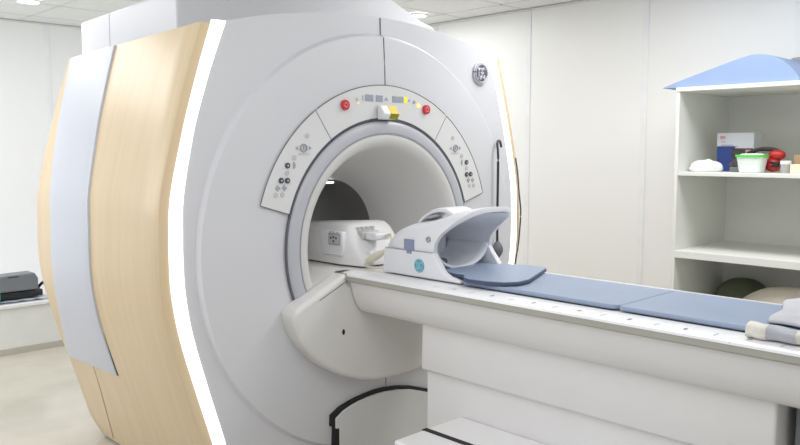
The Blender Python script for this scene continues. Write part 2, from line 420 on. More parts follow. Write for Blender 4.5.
# --- raised housing on the top
def hz(x):
    x = abs(x)
    return lerp(x, [(0, 2.505), (0.2, 2.49), (0.35, 2.455), (0.5, 2.402), (0.64, 2.345), (0.75, 2.305), (0.83, 2.288), (0.85, 2.276)])
xs = [-0.85 + 1.7 * k / 40 for k in range(41)]
poly = [(x, hz(x)) for x in xs] + [(0.85, 2.03), (-0.85, 2.03)]
bm = prism(poly, 'y', 0.47, 1.55)
for v in bm.verts:
    if v.co.z > 2.1 and v.co.y > 1: v.co.z -= 0.032
link('top_housing', bm, M['housing'], scan, angle=35, bevel=0.012)
link('housing_seam', tube(bmesh.new(), [(-0.8505, 1.18, 2.05), (-0.8505, 1.18, 2.25)], 0.0016, 6), M['iconl'], scan)
# --- ring round the bore, flare and tube
n = 128
def lathe(pr, n=128):
    return grid([[(r * math.cos(2 * PI * k / n), y, ZC + r * math.sin(2 * PI * k / n)) for k in range(n)] for r, y in pr], closed_u=True)
link('bore_ring', lathe([(0.602, 0.018), (0.601, -0.003), (0.595, -0.011), (0.580, -0.016), (0.556, -0.017), (0.543, -0.014), (0.537, -0.006)]), M['ring'], scan)
link('ring_gasket', lathe([(0.607, 0.014), (0.6075, -0.0015), (0.605, -0.0035), (0.600, -0.002)]), M['seam'], scan)
link('ring_gasket', lathe([(0.5405, -0.0115), (0.539, -0.0145), (0.5345, -0.0140), (0.533, -0.008)]), M['icon'], scan)
link('bore_flare', lathe([(0.537, -0.010), (0.525, -0.014), (0.510, -0.013), (0.492, -0.004), (0.478, 0.012), (0.466, 0.04), (0.449, 0.09), (0.428, 0.15), (0.405, 0.21), (0.380, 0.27), (0.354, 0.325), (0.331, 0.375), (0.313, 0.42), (0.304, 0.45)]), M['liner'], scan)
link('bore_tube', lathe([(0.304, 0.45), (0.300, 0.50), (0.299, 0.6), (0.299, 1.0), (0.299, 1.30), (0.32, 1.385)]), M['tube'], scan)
bm = Box(-0.035, 0.045, 0.455, 0.48, 1.368, 1.378)
link('bore_lamp', bm, M['borelamp'], scan, bevel=0.003)
RF = [(-0.10, 0.63), (-0.018, 0.57), (-0.004, 0.504), (0.012, 0.490), (0.04, 0.478), (0.09, 0.461), (0.15, 0.440), (0.21, 0.417), (0.27, 0.392), (0.325, 0.366), (0.375, 0.343)]
for s in (-1, 1):
    rows = []
    for y, r in RF[1:]:
        x0 = 0.335; z0 = 0.984; k = 0.4276
        t0, t1 = 0.0, 1.0
        for _ in range(40):
            m_ = (t0 + t1) / 2
            if math.hypot(x0 + m_, z0 - k * m_ - ZC) < r - 0.012: t0 = m_
            else: t1 = m_
        t0 = t0 if math.hypot(x0, z0 - ZC) < r - 0.012 else 0.0; x1 = min(x0, math.sqrt(max(0, (r - 0.012) ** 2 - (z0 - ZC) ** 2)))
        rows.append([(s * 0.245, y, z0)] + [(s * (x1 + t0 * q / 4), y, z0 - k * t0 * q / 4) for q in range(5)])
    link('bore_apron', grid(rows), M['liner'], scan)
# --- control panels
PY = -0.006
def sector(a0, a1, r0, r1, y0, y1, n=40):
    bm = bmesh.new(); rows = []
    for y, rr0, rr1 in ((y0, r0, r1),):
        pass
    A = [a0 + (a1 - a0) * k / n for k in range(n + 1)]
    pts = [(r1 * math.cos(a), ZC + r1 * math.sin(a)) for a in A] + [(r0 * math.cos(a), ZC + r0 * math.sin(a)) for a in reversed(A)]
    return prism(pts, 'y', y0, y1, bm)
D = math.radians
def outline_tube(a0, a1, r0, r1, y, rad, n=40):
    A = [a0 + (a1 - a0) * k / n for k in range(n + 1)]
    pts = [(r1 * math.cos(a), y, ZC + r1 * math.sin(a)) for a in A] + [(r0 * math.cos(a), y, ZC + r0 * math.sin(a)) for a in reversed(A)]
    return tube(bmesh.new(), pts, rad, 6, closed=True)
panels = {}
for nm, a0, a1, lab in (('left', 124.4, 163.4, 'left control panel with button symbols'), ('top', 55.6, 124.4, 'upper control panel with red stop buttons and displays'), ('right', 16.6, 55.6, 'right control panel with button symbols')):
    p = link('control_panel', sector(D(a0), D(a1), 0.616, 0.772, 0.006, PY), M['panel'], scan, bevel=0.002, seg=2)
    p['label'] = lab; panels[nm] = p
    link('panel_gasket', outline_tube(D(a0), D(a1), 0.614, 0.774, PY + 0.001, 0.0021), M['seam'], p)
FY = PY - 0.003
def icon_arrow(bm, x, z, w, h, d):
    return prism([(x - d * w, z), (x + d * w, z + h), (x + d * w * 0.5, z), (x + d * w, z - h)], 'y', FY, PY, bm)
def side_icons(s, parent):
    def X(v): return -s * v if s > 0 else v
    def obj(nm, bm, m): return link(nm, bm, m, parent)
    sg = s
    L = [(-0.487, 1.611), (-0.56, 1.515), (-0.60, 1.447), (-0.662, 1.353), (-0.627, 1.352)]
    for x, z in L:
        obj('icon_mark', disc(bmesh.new(), X(x), z, 0.011, FY, PY), M['iconl'])
    for x, d in ((-0.545, -1), (-0.471, 1)):
        obj('arrow_button', icon_arrow(bmesh.new(), X(x), 1.557, 0.0075, 0.0095, -d * (1 if s < 0 else -1)), M['icon'])
    bm = bmesh.new(); tube(bm, [(X(-0.508) + 0.017 * math.cos(2 * PI * k / 20), FY, 1.557 + 0.017 * math.sin(2 * PI * k / 20)) for k in range(20)], 0.0032, 6, closed=True)
    box(bm, X(-0.508) - 0.0035, X(-0.508) + 0.0035, FY, PY, 1.548, 1.566)
    obj('target_button', bm, M['icon'])
    obj('button_underline', Box(X(-0.508) - 0.03, X(-0.508) + 0.03, FY, PY, 1.529, 1.532), M['iconl'])
    for x, z in ((-0.598, 1.480), (-0.633, 1.415), (-0.600, 1.414)):
        obj('button', disc(bmesh.new(), X(x), z, 0.0125, FY - 0.003, PY), M['icond'])
        obj('button_mark', disc(bmesh.new(), X(x), z, 0.004, FY - 0.0055, FY - 0.004), M['iconl'])
    obj('moon_icon', prism([(X(-0.566) + (0.012 * math.cos(a) if True else 0) * (1 if s < 0 else -1), 1.480 + 0.015 * math.sin(a)) for a in [-PI / 2 + PI * k / 10 for k in range(11)]], 'y', FY, PY), M['icon'])
    for x, d in ((-0.651, 1), (-0.616, -1)):
        obj('arrow_button', prism([(X(x) - 0.013, 1.383), (X(x) + 0.002, 1.398), (X(x) + 0.002, 1.388), (X(x) + 0.012, 1.388), (X(x) + 0.012, 1.376), (X(x) + 0.002, 1.376), (X(x) + 0.002, 1.367)], 'y', FY, PY), M['icon'])
side_icons(-1, panels['left']); side_icons(1, panels['right'])
tp = panels['top']
for x, z in ((-0.268, 1.757), (0.276, 1.754)):
    b_ = link('stop_button', disc(bmesh.new(), x, z, 0.024, PY - 0.014, PY), M['red'], tp, bevel=0.003)
    b_['label'] = 'round red stop button'
    bm = tube(bmesh.new(), [(x + 0.010 * math.cos(2 * PI * k / 20), PY - 0.0145, z + 0.010 * math.sin(2 * PI * k / 20)) for k in range(20)], 0.0022, 6, closed=True)
    link('stop_mark', bm, M['redlight'], tp)
for x0, x1, z0, z1 in ((-0.138, -0.087, 1.781, 1.812), (-0.070, -0.024, 1.781, 1.812), (0.040, 0.116, 1.782, 1.813)):
    d_ = link('display', Box(x0, x1, PY - 0.003, PY, z0, z1), M['disp'], tp, bevel=0.002)
    nx = 3
    for k in range(1, nx):
        x = x0 + (x1 - x0) * k / nx
        link('digit_gap', Box(x - 0.0012, x + 0.0012, PY - 0.0036, PY - 0.003, z0 + 0.004, z1 - 0.004), M['icon'], tp)
link('lit_display', Box(0.122, 0.140, PY - 0.004, PY, 1.783, 1.811), M['ylamp'], tp, bevel=0.002)
link('indicator_lamp', disc(bmesh.new(), 0.223, 1.771, 0.011, PY - 0.005, PY), M['olamp'], tp)
link('indicator_lamp', disc(bmesh.new(), -0.182, 1.768, 0.004, PY - 0.003, PY), M['olamp'], tp)
link('triangle_icon', prism([(-0.013, 1.789), (0.011, 1.789), (-0.001, 1.804)], 'y', FY, PY), M['icon'], tp)
link('icon_mark', disc(bmesh.new(), 0.192, 1.788, 0.009, FY, PY), M['icon'], tp)
link('icon_mark', disc(bmesh.new(), 0.158, 1.795, 0.005, FY, PY), M['icon'], tp)
link('icon_mark', disc(bmesh.new(), -0.189, 1.786, 0.008, FY, PY), M['iconl'], tp)
link('icon_mark', Box(-0.158, -0.150, FY, PY, 1.783, 1.806), M['iconl'], tp)
# positioning light window with its yellow label
lw = link('laser_window', prism([(-0.012, 1.695), (-0.045, 1.695), (-0.062, 1.722), (-0.03, 1.764), (-0.012, 1.764)], 'x', -0.066, 0.032), M['white'], scan, bevel=0.006)
lb = link('warning_label', prism([(-0.0635, 1.7225), (-0.0345, 1.7615), (-0.0325, 1.7602), (-0.061, 1.7212)], 'x', -0.018, 0.034), M['yellow'], lw)
lb['label'] = 'yellow warning label'
link('warning_label', prism([(-0.0645, 1.722), (-0.048, 1.696), (-0.046, 1.697), (-0.0615, 1.7225)], 'x', -0.02, 0.034), M['yellowd'], lw)
# round maker's badge on the upper right of the cover
def monogram(bm, cx, cz, r, put, sc=1.0):
    """interlaced script G and E inside a ring with four small scrolls"""
    th = 0.075 * r
    def st(pts, w=1.0): tube(bm, [put(cx + r * p.x, cz + r * p.y) for p in smooth_pts([(a, b, 0) for a, b in pts], 6)], th * w, 6)
    tube(bm, [put(cx + r * math.cos(2 * PI * k / 36), cz + r * math.sin(2 * PI * k / 36)) for k in range(36)], th * 1.1, 6, closed=True)
    st([(-0.02, 0.34), (-0.2, 0.52), (-0.45, 0.38), (-0.5, 0.02), (-0.4, -0.34), (-0.18, -0.42), (-0.02, -0.2), (-0.05, 0.05), (-0.22, 0.06)], 1.5)
    st([(-0.05, 0.02), (-0.02, -0.4), (-0.15, -0.62), (-0.34, -0.6)], 1.2)
    st([(0.42, 0.36), (0.3, 0.54), (0.1, 0.42), (0.12, 0.14), (0.32, 0.06)], 1.5)
    st([(0.32, 0.06), (0.08, -0.04), (0.06, -0.34), (0.3, -0.46), (0.52, -0.2)], 1.5)
    for a in (45, 135, 225, 315):
        x, z = 0.80 * math.cos(D(a)), 0.80 * math.sin(D(a)); dx, dz = -math.sin(D(a)), math.cos(D(a))
        st([(x - 0.16 * dx, z - 0.16 * dz), (x - 0.04 * x, z - 0.04 * z), (x + 0.16 * dx, z + 0.16 * dz)], 0.9)
bd = link('badge', disc(bmesh.new(), 0.757, 1.972, 0.056, 0.024, 0.040, n=36), M['badge'], scan, bevel=0.004)
bm = bmesh.new(); monogram(bm, 0.757, 1.972, 0.050, lambda x, z: (x, 0.0235, z))
link('badge_emblem', bm, M['chrome'], bd)
link('badge_rim', tube(bmesh.new(), [(0.757 + 0.058 * math.cos(2 * PI * k / 40), 0.030, 1.972 + 0.058 * math.sin(2 * PI * k / 40)) for k in range(40)], 0.006, 8, closed=True), M['chrome'], bd)
# half-moon cover under the bore
half = [(-0.335, 0.985), (-0.612, 0.856), (-0.632, 0.842), (-0.638, 0.822), (-0.633, 0.786), (-0.610, 0.725), (-0.553, 0.648), (-0.483, 0.580), (-0.41, 0.530), (-0.34, 0.494), (-0.26, 0.463), (-0.18, 0.443), (-0.09, 0.434)]
poly = half + [(0, 0.431)] + [(-x, z) for x, z in reversed(half)] + [(0.335, 0.93), (-0.335, 0.93)]
dc = link('dock_cover', prism(poly, 'y', -0.10, 0.015), M['cover'], scan, bevel=0.020, seg=4)
bm = tube(bmesh.new(), [(-0.50, -0.1003, 0.878), (-0.43, -0.1003, 0.908), (-0.337, -0.1003, 0.948)], 0.0018, 6)
link('cover_seam', bm, M['seam'], dc)
link('screw_hole', disc(bmesh.new(), -0.362, 0.712, 0.008, -0.1015, -0.095, rz=0.013), M['black'], dc)
# arched base panel in a black rubber gap
ga = [(-0.350, 0.013), (-0.349, 0.235), (-0.366, 0.240), (-0.366, 0.292), (-0.316, 0.321), (-0.26, 0.336), (-0.208, 0.346), (-0.14, 0.353), (-0.076, 0.357), (-0.02, 0.355), (0.063, 0.345), (0.16, 0.325), (0.277, 0.285), (0.345, 0.262), (0.345, 0.013)]
link('gap_seal', prism(ga, 'y', -0.0145, 0.03), M['black'], scan)
gp = [(-0.322, 0.013), (-0.322, 0.222), (-0.346, 0.226), (-0.346, 0.276), (-0.30, 0.303), (-0.25, 0.3185), (-0.2, 0.3285), (-0.14, 0.3355), (-0.076, 0.339), (-0.02, 0.337), (0.06, 0.328), (0.155, 0.309), (0.262, 0.273), (0.328, 0.250), (0.328, 0.013)]
link('base_panel', prism(gp, 'y', -0.022, 0.03), M['arch'], scan, bevel=0.005)
# cradle bridge inside the bore
link('bore_bridge', prism([(-0.30, 0.972), (-0.25, 0.980), (0.25, 0.980), (0.30, 0.972), (0.27, 0.925), (-0.27, 0.925)], 'y', -0.10, 1.37), M['tablewhite'], scan, bevel=0.006)
link('bridge_rail', Box(-0.262, -0.245, 0.02, 1.36, 0.978, 0.9845), M['iconl'], scan)

# patient call bulb hanging on its cable
t = thing('call_bulb', 'grey squeeze bulb hanging on a black cable at right front of scanner', 'call bulb', (0.85, -0.03, 0.95))
link('cable', tube(bmesh.new(), smooth_pts([(0.935, 0.020, 1.565), (0.915, 0.012, 1.592), (0.885, 0.0, 1.600), (0.860, -0.012, 1.58), (0.848, -0.028, 1.50), (0.845, -0.03, 1.25), (0.845, -0.03, 1.10), (0.846, -0.03, 1.02)], 8), 0.007), M['cable'], t)
rr = [0.008, 0.018, 0.027, 0.032, 0.032, 0.027, 0.018, 0.008]
link('bulb', tube(bmesh.new(), [(0.85, -0.03, 1.03 - 0.0145 * k) for k in range(8)], 1.0, 14, taper=rr), M['bulb'], t)
link('air_tube', tube(bmesh.new(), smooth_pts([(0.85, -0.03, 0.93), (0.87, -0.03, 0.91), (0.90, -0.03, 0.87), (0.95, -0.02, 0.80)], 6), 0.004), M['cable'], t)
tag(link('loose_cable', tube(bmesh.new(), smooth_pts([(1.075, 0.022, 1.50), (1.098, 0.022, 1.40), (1.112, 0.022, 1.30), (1.130, 0.022, 1.20), (1.130, 0.022, 1.12), (1.112, 0.022, 0.98), (1.08, 0.022, 0.86), (1.04, 0.022, 0.70)], 8), 0.0045), M['cable']), 'thin dark cable trailing down the right wooden edge of the scanner', 'cable')

# ================================================================== PATIENT TABLE
TY = -2.75
tab = thing('patient_table', 'white detachable patient table docked in front of the scanner bore', 'patient table', (0, -1.3, 0))
tr = [(-0.332, 0.952), (-0.322, 0.915), (-0.308, 0.87), (-0.288, 0.825), (-0.262, 0.799), (-0.235, 0.793), (0.235, 0.793), (0.262, 0.799), (0.288, 0.825), (0.308, 0.87), (0.322, 0.915), (0.332, 0.952)]
bm = bmesh.new()
rows = []
for y, sc, dz in ((-0.105, 0.975, 0.0), (-0.09, 0.955, 0.012), (-0.105, 1.0, 0.0)):
    pass
ys = [(-0.112, 0.0, 1), (-0.118, 0.0, 1)]
link('tray', prism(tr, 'y', -0.105, TY), M['tablewhite'], tab, bevel=0.01, angle=50)
link('rail_band', prism([(-0.345, 0.978), (-0.345, 0.948), (-0.334, 0.944), (0.334, 0.944), (0.345, 0.948), (0.345, 0.978)], 'y', -0.108, TY - 0.005), M['band'], tab, bevel=0.004)
for s in (-1, 1):
    nm = link('edge_rail', prism([(s * 0.347, 0.9715), (s * 0.345, 0.979), (s * 0.335, 0.984), (s * 0.225, 0.986), (s * 0.215, 0.984), (s * 0.215, 0.9715)], 'y', -0.106, TY - 0.008), M['strip'], tab, angle=30)
    nm['label'] = 'glossy white edge rail with centimetre marks'
    if s < 0:
        for k, y in enumerate([-0.532 - 0.1955 * i for i in range(9)]):
            if k > 0:
                bm = text_bm(str(k), 0.030, Matrix.Translation((-0.30, y, 0.9858)) @ Matrix.Rotation(-PI / 2, 4, 'Z'))
                link('rail_number', bm, M['icon'], nm, smooth=False)
            link('rail_tick', Box(-0.322, -0.285, y - 0.099, y - 0.0965, 0.9855, 0.9862), M['iconl'], nm)
    else: rail2 = nm
for y in (-0.645, -1.862):
    link('rail_joint', Box(-0.3458, -0.3452, y - 0.002, y + 0.002, 0.95, 0.978), M['icon'], tab)
link('cradle', Box(-0.216, 0.216, -0.10, TY + 0.02, 0.972, 0.981), M['tablewhite'], tab)
link('column_upper', prism([(-0.238, 0.80), (-0.243, 0.60), (-0.237, 0.588), (0.237, 0.588), (0.243, 0.60), (0.238, 0.80)], 'y', -0.482, -1.966), M['tablewhite'], tab, bevel=0.010)
link('column_lower', Box(-0.222, 0.222, -0.50, -1.95, 0.02, 0.59), M['tablewhite'], tab, bevel=0.006)
link('base_foot', Box(-0.19, 0.19, -0.56, -1.9, 0.0, 0.03), M['darkplastic'], tab)
for y in (-1.995, -2.58):
    link('rear_strut', Box(-0.16, 0.16, y - 0.02, y, 0.0, 0.795), M['devgrey'], tab, bevel=0.004)

# two blue pads on the table
def rounded(x0, x1, y0, y1, r, corners=(1, 1, 1, 1), n=6):
    pts = []
    for (cx, cy, a0, on) in ((x1 - r, y1 - r, 0, corners[0]), (x0 + r, y1 - r, 90, corners[1]), (x0 + r, y0 + r, 180, corners[2]), (x1 - r, y0 + r, 270, corners[3])):
        if on: pts += [(cx + r * math.cos(D(a0 + 90 * k / n)), cy + r * math.sin(D(a0 + 90 * k / n))) for k in range(n + 1)]
        else: pts.append((x1 if cx > (x0 + x1) / 2 else x0, y1 if cy > (y0 + y1) / 2 else y0))
    return pts
tag(link('table_pad', prism(rounded(-0.208, 0.212, -1.415, -0.69, 0.05, (0, 0, 1, 0)), 'z', 0.9866, 1.0045), M['mat'], bevel=0.006), 'blue vinyl pad on the table reaching under the head coil', 'pad', 'blue table pads')
tag(link('table_pad', prism([(0.212, -2.70), (0.212, -1.3615), (-0.15, -1.3615), (-0.18, -1.345), (-0.2, -1.33), (-0.208, -1.315)][:0] + rounded(-0.208, 0.212, -2.70, -1.4165, 0.05, (0, 0, 1, 1)), 'z', 0.9866, 1.0045), M['mat'], bevel=0.006), 'blue vinyl pad at the foot of table under the towels', 'pad', 'blue table pads')

# ================================================================== HEAD COIL
hc = thing('head_coil', 'white open head coil with teal round badge resting on the table', 'head coil', (0, -0.42, 0.987))
ZB = 1.105
def yf(z): return lerp(z, [(1.005, -0.66), (1.02, -0.60), (1.05, -0.555), (1.10, -0.512), (1.15, -0.522), (1.19, -0.555), (1.23, -0.605), (1.27, -0.655), (1.30, -0.690)])
def spow(v, e): return math.copysign(abs(v) ** e, v)
def shell(a_, off, v0=0.0, nv=22, nt=40):
    rows = []
    for j in range(nv + 1):
        v = v0 + (1 - v0) * j / nv
        row = []
        for i in range(nt + 1):
            t_ = PI * (1 - i / nt)
            s_ = spow(math.sin(t_), 0.62)
            zt = ZB + (1.302 - ZB) * s_
            y_end = yf(zt)
            y = -0.205 + v * (y_end + 0.205)
            h = lerp(v, [(0, 0.0), (0.03, 0.045), (0.07, 0.072), (0.13, 0.093), (0.22, 0.110), (0.35, 0.123), (0.5, 0.137), (0.65, 0.157), (0.78, 0.180), (0.9, 0.193), (1, 0.197)])
            hw = a_ * lerp(v, [(0, 0.84), (0.06, 0.92), (0.15, 0.97), (0.3, 1.0), (1, 1.0)])
            row.append((hw * spow(math.cos(t_), 0.55), y + off, ZB + h * s_))
        rows.append(row)
    return rows
us = link('upper_shell', grid(shell(0.200, 0)), M['coil'], hc, solid=0.022, bevel=0.004, seg=2)
def side_poly():
    pts = [(-0.672, 0.9875), (-0.668, 0.998), (-0.61, 1.008), (-0.575, 1.024)]
    pts += [(yf(z), z) for z in (1.05, 1.065, 1.08, ZB)]
    pts += [(-0.207, ZB - 0.004), (-0.20, 1.06), (-0.195, 0.9875)]
    return pts
for s in (-1, 1):
    link('base_side', prism(side_poly(), 'x', s * 0.203, s * 0.172), M['coil'], hc, bevel=0.006)
link('base_floor', Box(-0.175, 0.175, -0.62, -0.20, 0.9875, 1.004), M['coil'], hc)
link('back_wall', Box(-0.175, 0.175, -0.235, -0.20, 0.988, ZB + 0.003), M['coil'], hc, bevel=0.004)
link('shell_seam', Box(-0.2045, -0.2030, -0.515, -0.212, ZB - 0.003, ZB - 0.0005), M['icon'], hc)
# inner cradle shaped to the head
rows = []
for j in range(9):
    y = -0.24 - 0.27 * j / 8
    rows.append([(0.168 * math.cos(PI + PI * i / 16), y, 1.12 + 0.095 * math.sin(PI + PI * i / 16)) for i in range(17)])
link('head_cradle', grid(rows), M['coilin'], hc, solid=0.012)
link('inner_liner', grid([[(p[0] * 0.87, p[1] + 0.012, ZB + (p[2] - ZB) * 0.87) for p in r] for r in shell(0.200, 0, v0=0.08)]), M['coilin'], hc)
link('inner_back', Box(-0.15, 0.15, -0.27, -0.255, 1.03, 1.16), M['white'], hc, bevel=0.004)
link('head_pad', prism(rounded(-0.14, -0.03, -0.46, -0.30, 0.03), 'z', 1.03, 1.058), M['green'], hc, bevel=0.01)['label'] = 'dark green foam pad'
# handle loop
hp = smooth_pts([(-0.06, -0.32, 1.215), (-0.06, -0.355, 1.245), (-0.06, -0.40, 1.268), (-0.06, -0.45, 1.280), (-0.06, -0.50, 1.279), (-0.06, -0.54, 1.262)], 5)
bm = bmesh.new()
rows = [[(p.x - 0.035, p.y, p.z - 0.008), (p.x - 0.035, p.y, p.z + 0.006), (p.x - 0.02, p.y, p.z + 0.011), (p.x + 0.10, p.y, p.z + 0.011), (p.x + 0.115, p.y, p.z + 0.006), (p.x + 0.115, p.y, p.z - 0.008)] for p in hp]
link('carry_handle', grid(rows, closed_u=True), M['coil'], hc)
link('handle_recess', prism([(-0.385, 1.243), (-0.415, 1.257), (-0.45, 1.263), (-0.46, 1.256), (-0.42, 1.243)], 'x', -0.118, -0.096), M['icon'], hc)
# side latch, dot, badge
link('latch', Box(-0.2065, -0.198, -0.398, -0.338, 1.103, 1.152), M['slate'], hc, bevel=0.002)
link('latch', Box(-0.2068, -0.198, -0.385, -0.355, 1.088, 1.103), M['slate'], hc, bevel=0.002)
def xdisc(bm, y, z, r, x0, x1, n=28): return prism([(y + r * math.cos(2 * PI * k / n), z + r * math.sin(2 * PI * k / n)) for k in range(n)], 'x', x0, x1, bm)
link('side_stud', tube(bmesh.new(), [(-0.2015, -0.485 + 0.010 * math.cos(2 * PI * k / 16), 1.160 + 0.010 * math.sin(2 * PI * k / 16)) for k in range(16)], 0.004, 6, closed=True), M['icon'], hc)
hb = link('teal_badge', xdisc(bmesh.new(), -0.433, 1.040, 0.030, -0.2055, -0.2025), M['teal'], hc)
bm = bmesh.new(); monogram(bm, 0.433, 1.040, 0.026, lambda x, z: (-0.2058, -x, z))
link('badge_emblem', bm, M['tealmark'], hb)
# pad lying in the coil and out onto the table
pp = [(-0.165, -0.42), (-0.166, -0.66), (-0.215, -0.70), (-0.235, -0.74), (-0.228, -0.83), (-0.20, -0.90), (-0.15, -0.935), (-0.07, -0.93), (0.235, -0.80), (0.252, -0.775), (0.25, -0.70), (0.20, -0.56), (0.165, -0.52), (0.165, -0.42)]
cp = thing('coil_pad', 'thin blue pad with navy edge sliding out of the head coil', 'pad', (0, -0.7, 1.006))
link('pad_edge', prism(pp, 'z', 1.006, 1.018), M['matedge'], cp, bevel=0.003)
link('pad_top', prism([(x * 0.985, -0.7 + (y + 0.7) * 0.985) for x, y in pp], 'z', 1.018, 1.024), M['mat'], cp, bevel=0.003)

# connector box in the bore
cb = thing('connector_box', 'white coil connector box with socket panels inside the bore', 'connector box', (0, 0.15, 0.99))
rows = []
for y, w, h, dx in ((0.62, 0.17, 0.10, 0), (0.60, 0.20, 0.155, 0), (0.55, 0.205, 0.17, 0), (0.40, 0.205, 0.180, 0), (0.16, 0.205, 0.197, 0), (0.11, 0.203, 0.196, 0), (0.085, 0.198, 0.185, 0), (0.045, 0.190, 0.14, 0), (0.0, 0.182, 0.08, 0), (-0.025, 0.176, 0.03, 0), (-0.03, 0.174, 0.01, 0)):
    zb = 0.9885
    rows.append([(-w, y, zb), (-w, y, zb + h * 0.45), (-w * 0.965, y, zb + h * 0.7), (-w * 0.86, y, zb + h * 0.9), (-w * 0.70, y, zb + h), (-w * 0.1, y, zb + h * 1.03), (w * 0.45, y, zb + h), (w * 0.57, y, zb + h * 0.9), (w * 0.66, y, zb + h * 0.7), (w * 0.7, y, zb + h * 0.45), (w * 0.7, y, zb)])
bm = grid(rows); bm.verts.ensure_lookup_table(); n = len(rows[0])
bm.faces.new([bm.verts[k] for k in range(n)]); bm.faces.new([bm.verts[len(bm.verts) - n + k] for k in range(n)])
link('box_shell', bm, M['white'], cb, bevel=0.004, angle=50)
pn = link('side_plate', prism([(0.262, 1.150), (0.232, 1.030), (0.09, 1.030), (0.078, 1.06), (0.085, 1.150)], 'x', -0.214, -0.186), M['coil'], cb, bevel=0.006)
s1 = link('socket', Box(-0.219, -0.210, 0.095, 0.185, 1.082, 1.140), M['icon'], pn, bevel=0.008)
link('socket_face', Box(-0.2205, -0.216, 0.102, 0.178, 1.089, 1.133), M['iconl'], pn, bevel=0.003)
bm = bmesh.new()
for y, z in ((0.16, 1.117), (0.14, 1.102), (0.12, 1.118), (0.14, 1.122)): xdisc(bm, y, z, 0.006, -0.2220, -0.2190, 12)
link('socket_pins', bm, M['icond'], pn)
for y in (0.165, 0.14, 0.115):
    link('clip_tab', Box(-0.2165, -0.212, y - 0.009, y + 0.009, 1.143, 1.149), M['iconl'], pn)
link('socket', Box(-0.135, -0.02, 0.02, 0.07, 1.110, 1.150), M['iconl'], cb, bevel=0.008)
for x in (-0.12, -0.09, -0.06, -0.03):
    link('clip_tab', Box(x - 0.009, x + 0.009, 0.06, 0.085, 1.152, 1.168), M['iconl'], cb)
for x in (-0.12, 0.03):
    link('front_rib', prism([(0.055, 1.10), (-0.035, 1.06), (-0.06, 0.995), (0.0, 0.99)], 'x', x - 0.016, x + 0.016), M['coil'], cb, bevel=0.006)
# cable with cream plug
cc = thing('coil_cable', 'cream cable with thick plug joining connector box and head coil', 'cable', (-0.17, -0.15, 1.0))
link('plug', Box(-0.125, -0.03, -0.065, 0.018, 1.113, 1.147), M['coil'], cc, bevel=0.009)
link('cable', tube(bmesh.new(), smooth_pts([(-0.06, -0.06, 1.130), (-0.075, -0.11, 1.142), (-0.10, -0.150, 1.135), (-0.125, -0.170, 1.11), (-0.14, -0.165, 1.085), (-0.15, -0.15, 1.07)], 6), 0.008), M['cream'], cc)
rr = [0.010, 0.014, 0.019, 0.020, 0.019, 0.016, 0.012]
link('inline_trap', tube(bmesh.new(), [(-0.15 - 0.003 * k, -0.15 + 0.0175 * k, 1.072 - 0.0095 * k) for k in range(7)], 1.0, 12, taper=rr), M['cream'], cc)
link('cable_tail', tube(bmesh.new(), smooth_pts([(-0.17, -0.045, 1.013), (-0.18, -0.045, 0.996), (-0.175, -0.10, 0.993), (-0.17, -0.185, 0.995)], 6), 0.005), M['cream'], cc)

# ================================================================== towels at the table foot
tw = thing('rolled_towel', 'cream and grey striped rolled towel at table edge beside folded cloth', 'towel', (-0.26, -1.97, 0.987))
def roll(y0, y1, n=24):
    rows = []
    for j in range(9):
        f_ = j / 8; y = y0 + (y1 - y0) * f_
        cx = -0.262 - 0.006 * math.sin(f_ * 6 + y * 8); 
        rows.append([(cx + (0.038 + 0.006 * math.sin(3 * a + 9 * y)) * math.cos(a), y, 0.9868 + 0.022 + (0.0215 + 0.003 * math.sin(2 * a + 14 * y)) * math.sin(a)) for a in [2 * PI * k / n for k in range(n)]])
    bm = grid(rows, closed_u=True); bm.verts.ensure_lookup_table()
    bm.faces.new([bm.verts[k] for k in range(n)]); bm.faces.new([bm.verts[len(bm.verts) - n + k] for k in range(n)])
    return bm
link('towel_end', roll(-1.885, -1.945), M['towelc'], tw)
link('grey_stripe', roll(-1.945, -2.03), M['towelg'], tw)
link('towel_body', roll(-2.03, -2.10), M['towelc'], tw)
link('navy_stripe', roll(-2.10, -2.14), M['navy'], tw)
link('towel_tail', roll(-2.14, -2.30), M['towelc'], tw)
bm = bmesh.new()
nx, ny = 24, 24
rows = []
for j in range(ny + 1):
    v = j / ny
    row = []
    for i in range(nx + 1):
        u_ = i / nx
        x = -0.155 + 0.42 * u_; y = -1.895 + 0.085 * u_ - 0.45 * v
        edge = min(1.0, 6 * min(u_, v, 1 - u_, 1 - v))
        x += 0.010 * math.sin(v * 8 + 1.0) * (1 - u_); y += 0.008 * math.sin(u_ * 9)
        z = 1.020 + 0.010 * edge + 0.010 * edge * math.sin(u_ * 7 + v * 9 + 0.6) + 0.007 * edge * math.sin(v * 17 - u_ * 8) + 0.006 * v
        row.append((x, y, z))
    rows.append(row)
tag(link('folded_cloth', grid(rows), M['cloth'], solid=0.012, subs=1), 'folded pale grey cloth lying on the blue pad at table foot', 'cloth')

# ================================================================== step stool by the table
st = thing('step_stool', 'white low step with black strip standing against the table base', 'step', (-0.42, -1.2, 0))
link('step_body', Box(-0.615, -0.226, -1.75, -0.70, 0.0, 0.43), M['white'], st, bevel=0.008)
link('grip_strip', Box(-0.458, -0.430, -1.752, -0.697, 0.405, 0.4325), M['black'], st, bevel=0.002)

